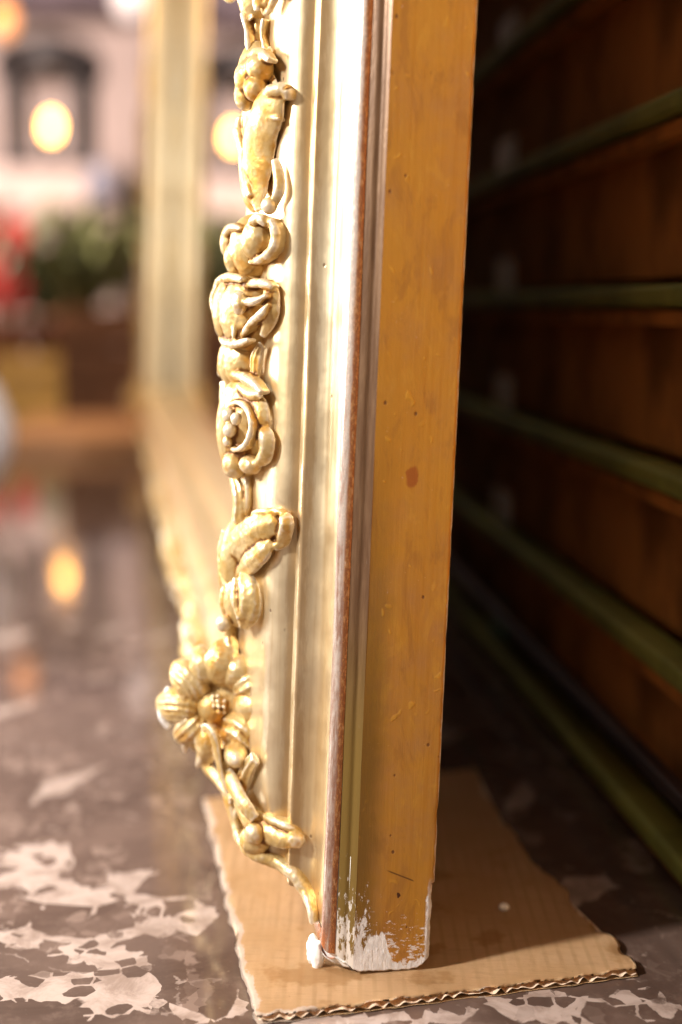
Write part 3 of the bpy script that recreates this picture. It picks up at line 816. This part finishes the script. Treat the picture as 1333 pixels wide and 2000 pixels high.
def card_sheet(z0, thick, ns=110, nt=90, inset=0):
    bm = bmesh.new(); el = bm.verts.layers.float.new('edge')
    grid = []
    for i in range(ns + 1):
        row = []
        for k in range(nt + 1):
            s, t = i / ns, k / nt
            s2, t2 = card_out(s, t)
            p = card_pt(s2, t2)
            z = z0 + .0007 * mnoise.noise(Vector((p.x * 22, p.y * 22, 1))) + .00006 * math.sin(p.x * 2 * math.pi / .0085) * (1 - inset)
            d = min(s * .22, t * .28, (1 - s) * .22)
            if thick > 0:
                p += (corn[3] - corn[0]).normalized() * max(0, 1 - t / .05) * max(0, .0016 + .0030 * mnoise.noise(Vector((s * 26, 2, 7))) + .0014 * mnoise.noise(Vector((s * 90, 2, 7))))
                z += .0016 * max(0, mnoise.noise(Vector((p.x * 30 + p.y * 9, p.y * 6 - p.x * 4, 8))) - .1)
                z -= .0016 * max(0, 1 - d / .006) * max(0, .3 + mnoise.noise(Vector((p.x * 90, p.y * 60, 4))))
            v = bm.verts.new((p.x, p.y, z)); v[el] = max(0, 1 - d / .009) * (1.0 if s < .15 else .5)
            row.append(v)
        grid.append(row)
    for i in range(ns):
        for k in range(nt):
            bm.faces.new((grid[i][k], grid[i + 1][k], grid[i + 1][k + 1], grid[i][k + 1]))
    ext = bmesh.ops.solidify(bm, geom=bm.faces[:], thickness=.0004)
    return bm
mesh_obj('top_liner', card_sheet(CARD_T - .0004, 1), M_CARD, card)
mesh_obj('bottom_liner', card_sheet(.0006, 0, inset=1), M_CARD, card)
bm = bmesh.new(); NS = 700; pr = None
for i in range(NS + 1):
    s = .004 + .992 * i / NS
    ph = s * 25 * 2 * math.pi + 2.5 * mnoise.noise(Vector((s * 9, 5, 1)))
    q = []
    for t in (.002, .1, .4, .7, .99):
        s2, t2 = card_out(s, t); p = card_pt(s2, t2)
        q.append(bm.verts.new((p.x, p.y, CARD_T * .5 - .0002 + (.0008 + .0010 * mnoise.noise(Vector((s * 17, 9, t * 2)))) * math.sin(ph + 1.5 * mnoise.noise(Vector((s * 30, t * 2, 1)))))))
    if pr:
        for k in range(4): bm.faces.new((pr[k], q[k], q[k + 1], pr[k + 1]))
    pr = q
mesh_obj('corrugated_core', bm, M_CORE, card)
# a crumb of gesso
bm = bmesh.new(); p = ground(985, 1776, CARD_T); add_ball(bm, (p.x, p.y, CARD_T + .0015), (.0032, .0026, .0021), 2)
for v in bm.verts: v.co += Vector((mnoise.noise(v.co * 500), mnoise.noise(v.co * 500 + Vector((9, 0, 0))), 0)) * .0006
tag(mesh_obj('gesso_crumb', bm, MG), 'small white crumb lying on the shaded cardboard behind the mirror', 'crumb')

# ------------------------------------------------------------------ chest of shallow drawers behind
P0 = ground(1333, 1752); cdir = px_ray(395, HOR); cdir.z = 0; cdir.normalize()
cnrm = Vector((cdir.y, -cdir.x, 0))                     # to the right, into the chest
chest = bpy.data.objects.new('drawer_chest', None); COL.objects.link(chest)
chest.matrix_world = Matrix(((cdir.x, cnrm.x, 0, P0.x), (cdir.y, cnrm.y, 0, P0.y), (0, 0, 1, 0), (0, 0, 0, 1)))
tag(chest, 'dark brown chest of shallow drawers with edges tinted olive as lens fringing standing in shadow behind the mirror', 'chest')
bm = bmesh.new(); add_box(bm, (.72, .33, .50), (2.3, .56, 1.0)); mesh_obj('carcase', bm, M_CHEST, chest, smooth=False)
pl2 = None
DH = .1115
proto = None
for k in range(8):
    if proto is None:
        bm = bmesh.new(); add_box(bm, (.72, .036, DH / 2 + .011), (2.28, .028, DH - .026), bevel=.002)
        proto = mesh_obj('drawer', bm, M_CHEST, chest, smooth=False); dw = proto
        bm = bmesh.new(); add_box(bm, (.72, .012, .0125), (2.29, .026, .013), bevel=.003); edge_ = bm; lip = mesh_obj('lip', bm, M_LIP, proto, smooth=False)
        bm = bmesh.new(); add_box(bm, (.60, .017, .036), (.060, .008, .030), bevel=.0015); pl = mesh_obj('label_plate', bm, M_TEAL, proto, smooth=False)
        bm = bmesh.new(); add_box(bm, (.72, .016, -.001), (2.285, .022, .010), bevel=.002); fringe = mesh_obj('fringe_strip', bm, M_FRINGE, proto, smooth=False)  # added strip that carries the orange lens fringe under the lip
        pl2 = pl.data.copy(); pl2.materials[0] = M_PLATE
    else:
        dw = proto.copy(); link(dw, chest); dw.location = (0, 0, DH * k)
        for ch in (lip, pl, fringe):
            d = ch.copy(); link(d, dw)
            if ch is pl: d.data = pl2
bm = bmesh.new(); add_box(bm, (.72, .006, .052), (2.28, .012, .010), bevel=.002); mesh_obj('runner', bm, M_SLATE, chest, smooth=False)

# ------------------------------------------------------------------ far things on the left
def lantern(loc, wd, ht, label):
    r = empty('lantern', loc); tag(r, label, 'lantern')
    bm = bmesh.new(); add_lathe(bm, [(.70 * wd, 0), (.74 * wd, .03), (.72 * wd, .15), (.60 * wd, .22), (.30 * wd, .28), (.05 * wd, .32)], 24, (0, 0, ht)); mesh_obj('roof', bm, M_IRON, r)
    bm = bmesh.new(); add_box(bm, (0, 0, .03), (wd * 1.12, wd * 1.12, .07), bevel=.008); mesh_obj('base', bm, M_IRON, r, False)
    for sx in (-1, 1):
        for sy in (-1, 1):
            bm = bmesh.new(); add_box(bm, (sx * wd * .46, sy * wd * .46, .055 + (ht - .055) / 2), (.075, .075, ht - .055), bevel=.006); mesh_obj('post', bm, M_IRON, r, False)
    bm = bmesh.new(); add_lathe(bm, [(.03, .05), (.03, .22), (.024, .24)], 14); mesh_obj('candle_holder', bm, M_IRON, r)
    bm = bmesh.new(); add_ball(bm, (0, 0, .29), (.055, .055, .065), 2); mesh_obj('bulb', bm, M_BULB, r)
    return r
pl_ = at(103, 333, 10.0)
lantern((pl_.x, pl_.y, pl_.z), .50, .60, 'black iron lantern with a glowing yellow bulb on the pale plinth')
# plinth
bm = bmesh.new(); add_box(bm, (0, 0, (pl_.z - .012) / 2), (1.0, .6, pl_.z - .012), bevel=.01)
o = mesh_obj('plinth', bm, M_PLINTH, None, False); o.location = (pl_.x - .05, pl_.y, 0); tag(o, 'tall pale pink plinth under the lantern', 'plinth')
# pendant lamps
def pendant(px, py, dep, r, mat, label):
    p = at(px, py, dep); t = empty('pendant_lamp', p); tag(t, label, 'lamp')
    bm = bmesh.new(); add_ball(bm, (0, 0, 0), (r, r, r * 1.1), 2); mesh_obj('bulb', bm, mat, t)
    bm = bmesh.new(); add_lathe(bm, [(r * .55, r * .9), (r * .5, r * 1.3), (.01, r * 1.6), (.01, 3.2)], 12); mesh_obj('flex', bm, M_IRON, t)
    return t
pendant(8, 40, 9.5, .09, M_BULB2, 'dim orange hanging bulb at the top left corner')
pendant(255, -8, 10.5, .13, M_BULB3, 'pale globe lamp hanging at the top beside the gold frame')
# dark beam at the top of the wall
bm = bmesh.new(); b0 = at(200, 10, 11.4); add_box(bm, (-3.0, 11.47, b0.z + .12), (16, .25, .30), bevel=.01)
tag(mesh_obj('beam', bm, M_BEAM, None, False), 'dusky purple beam across the top of the far wall', 'beam', kind='structure')

def foliage(bm, c, r, n, size):
    for _ in range(n):
        while True:
            d = Vector((random.uniform(-1, 1), random.uniform(-1, 1), random.uniform(-1, 1)))
            if .25 < d.length < 1: break
        k = mnoise.noise(d * 2.3 + Vector(c))
        p = Vector(c) + Vector((d.x * r[0], d.y * r[1], d.z * r[2])) * (1 + .3 * k)
        s = size * random.uniform(.6, 1.3)
        R = Matrix.Rotation(random.uniform(0, 6.28), 3, 'Z') @ Matrix.Rotation(random.uniform(-1, 1), 3, 'X')
        q = [Vector(v) * s for v in ((0, -1, 0), (.42, -.1, .12), (0, 1.1, -.15), (-.42, -.1, .12))]
        bm.faces.new([bm.verts.new(p + R @ v) for v in q])
def potted(px, ybase, crown, leafm, label, n=420, red=0, potm=None, size=.07):
    g0 = ground(px, ybase); d = g0.y
    t = empty('potted_plant', g0); tag(t, label, 'plant')
    bm = bmesh.new(); add_lathe(bm, [(.13, 0), (.18, .24), (.20, .24), (.20, .28), (.18, .28), (.17, .26)], 24); mesh_obj('pot', bm, potm or M_CLAY, t)
    cx, top, bot, rad = crown
    cz = (top + bot) / 2
    bm = bmesh.new()
    for k in range(7):
        a = k * .9; add_tube(bm, [(0, 0, .20), (.05 * math.cos(a), .05 * math.sin(a), .2 + (cz - .2) * .5), (rad * .5 * math.cos(a), rad * .5 * math.sin(a), cz)], [.012, .009, .005], 6)
    mesh_obj('stem', bm, M_STALK, t)
    bm = bmesh.new(); foliage(bm, (cx, 0, cz), (rad, rad * .7, (top - bot) / 2), n, size); mesh_obj('foliage', bm, leafm, t, False)
    for k in range(red):
        bm = bmesh.new()
        a = random.uniform(0, 6.28); c_ = Vector((cx + rad * random.uniform(-.5, .5), -rad * random.uniform(.3, .8), cz + (top - bot) * random.uniform(-.3, .4)))
        for j in range(6):
            an = j * 1.047; add_ball(bm, c_ + Vector((math.cos(an) * .06, 0, math.sin(an) * .06)), (.06, .022, .06), 1)
        add_ball(bm, c_ + Vector((0, -.02, 0)), (.02, .02, .02), 1)
        mesh_obj('bloom', bm, M_RED, t)
    return t
potted(170, 716, (0, .92, .34, .36), M_LEAF, 'bushy green potted plant behind the brown crate', 300, size=.10)
potted(5, 716, (0, .92, .30, .26), M_LEAF2, 'red flowering potted plant at the left edge', 150, 16, size=.10)
potted(246, 690, (0, 1.32, .75, .17), M_LEAF, 'tall thin potted plant next to the gold frame', 130, size=.11)
potted(108, 706, (.02, .70, .28, .30), M_LEAF2, 'low blue green potted plant between the red flowers and the bushy one', 260, size=.10)

def crate(px, yb, wd, ht, dp, mat, label, rz=0.1):
    g0 = ground(px, yb); t = empty('wooden_crate', (g0.x, g0.y + dp / 2, 0), rz); tag(t, label, 'crate')
    for sy in (-1, 1):
        nsl = 3
        for k in range(nsl):
            bm = bmesh.new(); add_box(bm, (0, sy * (dp / 2 - .008), ht * (k + .5) / nsl), (wd, .014, ht / nsl - .012), bevel=.002); mesh_obj('slat', bm, mat, t, False)
    for sx in (-1, 1):
        bm = bmesh.new(); add_box(bm, (sx * (wd / 2 - .008), 0, ht / 2), (.014, dp - .034, ht), bevel=.002); mesh_obj('end_board', bm, mat, t, False)
    bm = bmesh.new(); add_box(bm, (0, 0, .01), (wd - .034, dp - .036, .014)); mesh_obj('bottom_board', bm, mat, t, False)
    bm = bmesh.new(); add_box(bm, (0, 0, ht - .02), (wd - .034, dp - .036, .012)); mesh_obj('top_board', bm, mat, t, False)
    return t
crate(62, 822, .24, .20, .2, M_YWOOD, 'yellow wooden crate below the red flowers')
crate(208, 832, .24, .34, .2, M_BWOOD, 'dark brown wooden crate beside the gold frame', -.1)
bm = bmesh.new(); g0 = ground(145, 885); add_box(bm, (g0.x, g0.y + .28, .022), (.42, .62, .044), bevel=.004)
tag(mesh_obj('plank', bm, M_OWOOD, None, False), 'flat orange brown wooden board lying on the floor before the crates', 'board')
bm = bmesh.new(); add_lathe(bm, [(.055, 0), (.085, .03), (.125, .10), (.128, .15), (.105, .21), (.06, .25), (.055, .27), (.07, .285), (.06, .285), (.045, .265)], 40)
o = mesh_obj('vase', bm, M_WHITE); g0 = ground(-118, 1000); o.location = g0; tag(o, 'round lilac white vase cut off by the left edge', 'vase')
bm = bmesh.new(); add_lathe(bm, [(.06, 0), (.11, .06), (.115, .16), (.07, .22), (.08, .25), (.07, .25)], 28)
o = mesh_obj('jar', bm, M_GREYV); p = at(200, 400, 9.75); o.location = (p.x, p.y, p.z)
tag(o, 'blue grey jar standing on a narrow stand right of the plinth', 'jar')
bm = bmesh.new(); add_lathe(bm, [(.16, 0), (.15, .03), (.05, .06), (.05, p.z - .05), (.13, p.z - .03), (.13, p.z - .002)], 24)
o = mesh_obj('pedestal', bm, M_PLINTH); o.location = (p.x, p.y, 0); tag(o, 'slender pale pedestal under the blue grey jar', 'pedestal')
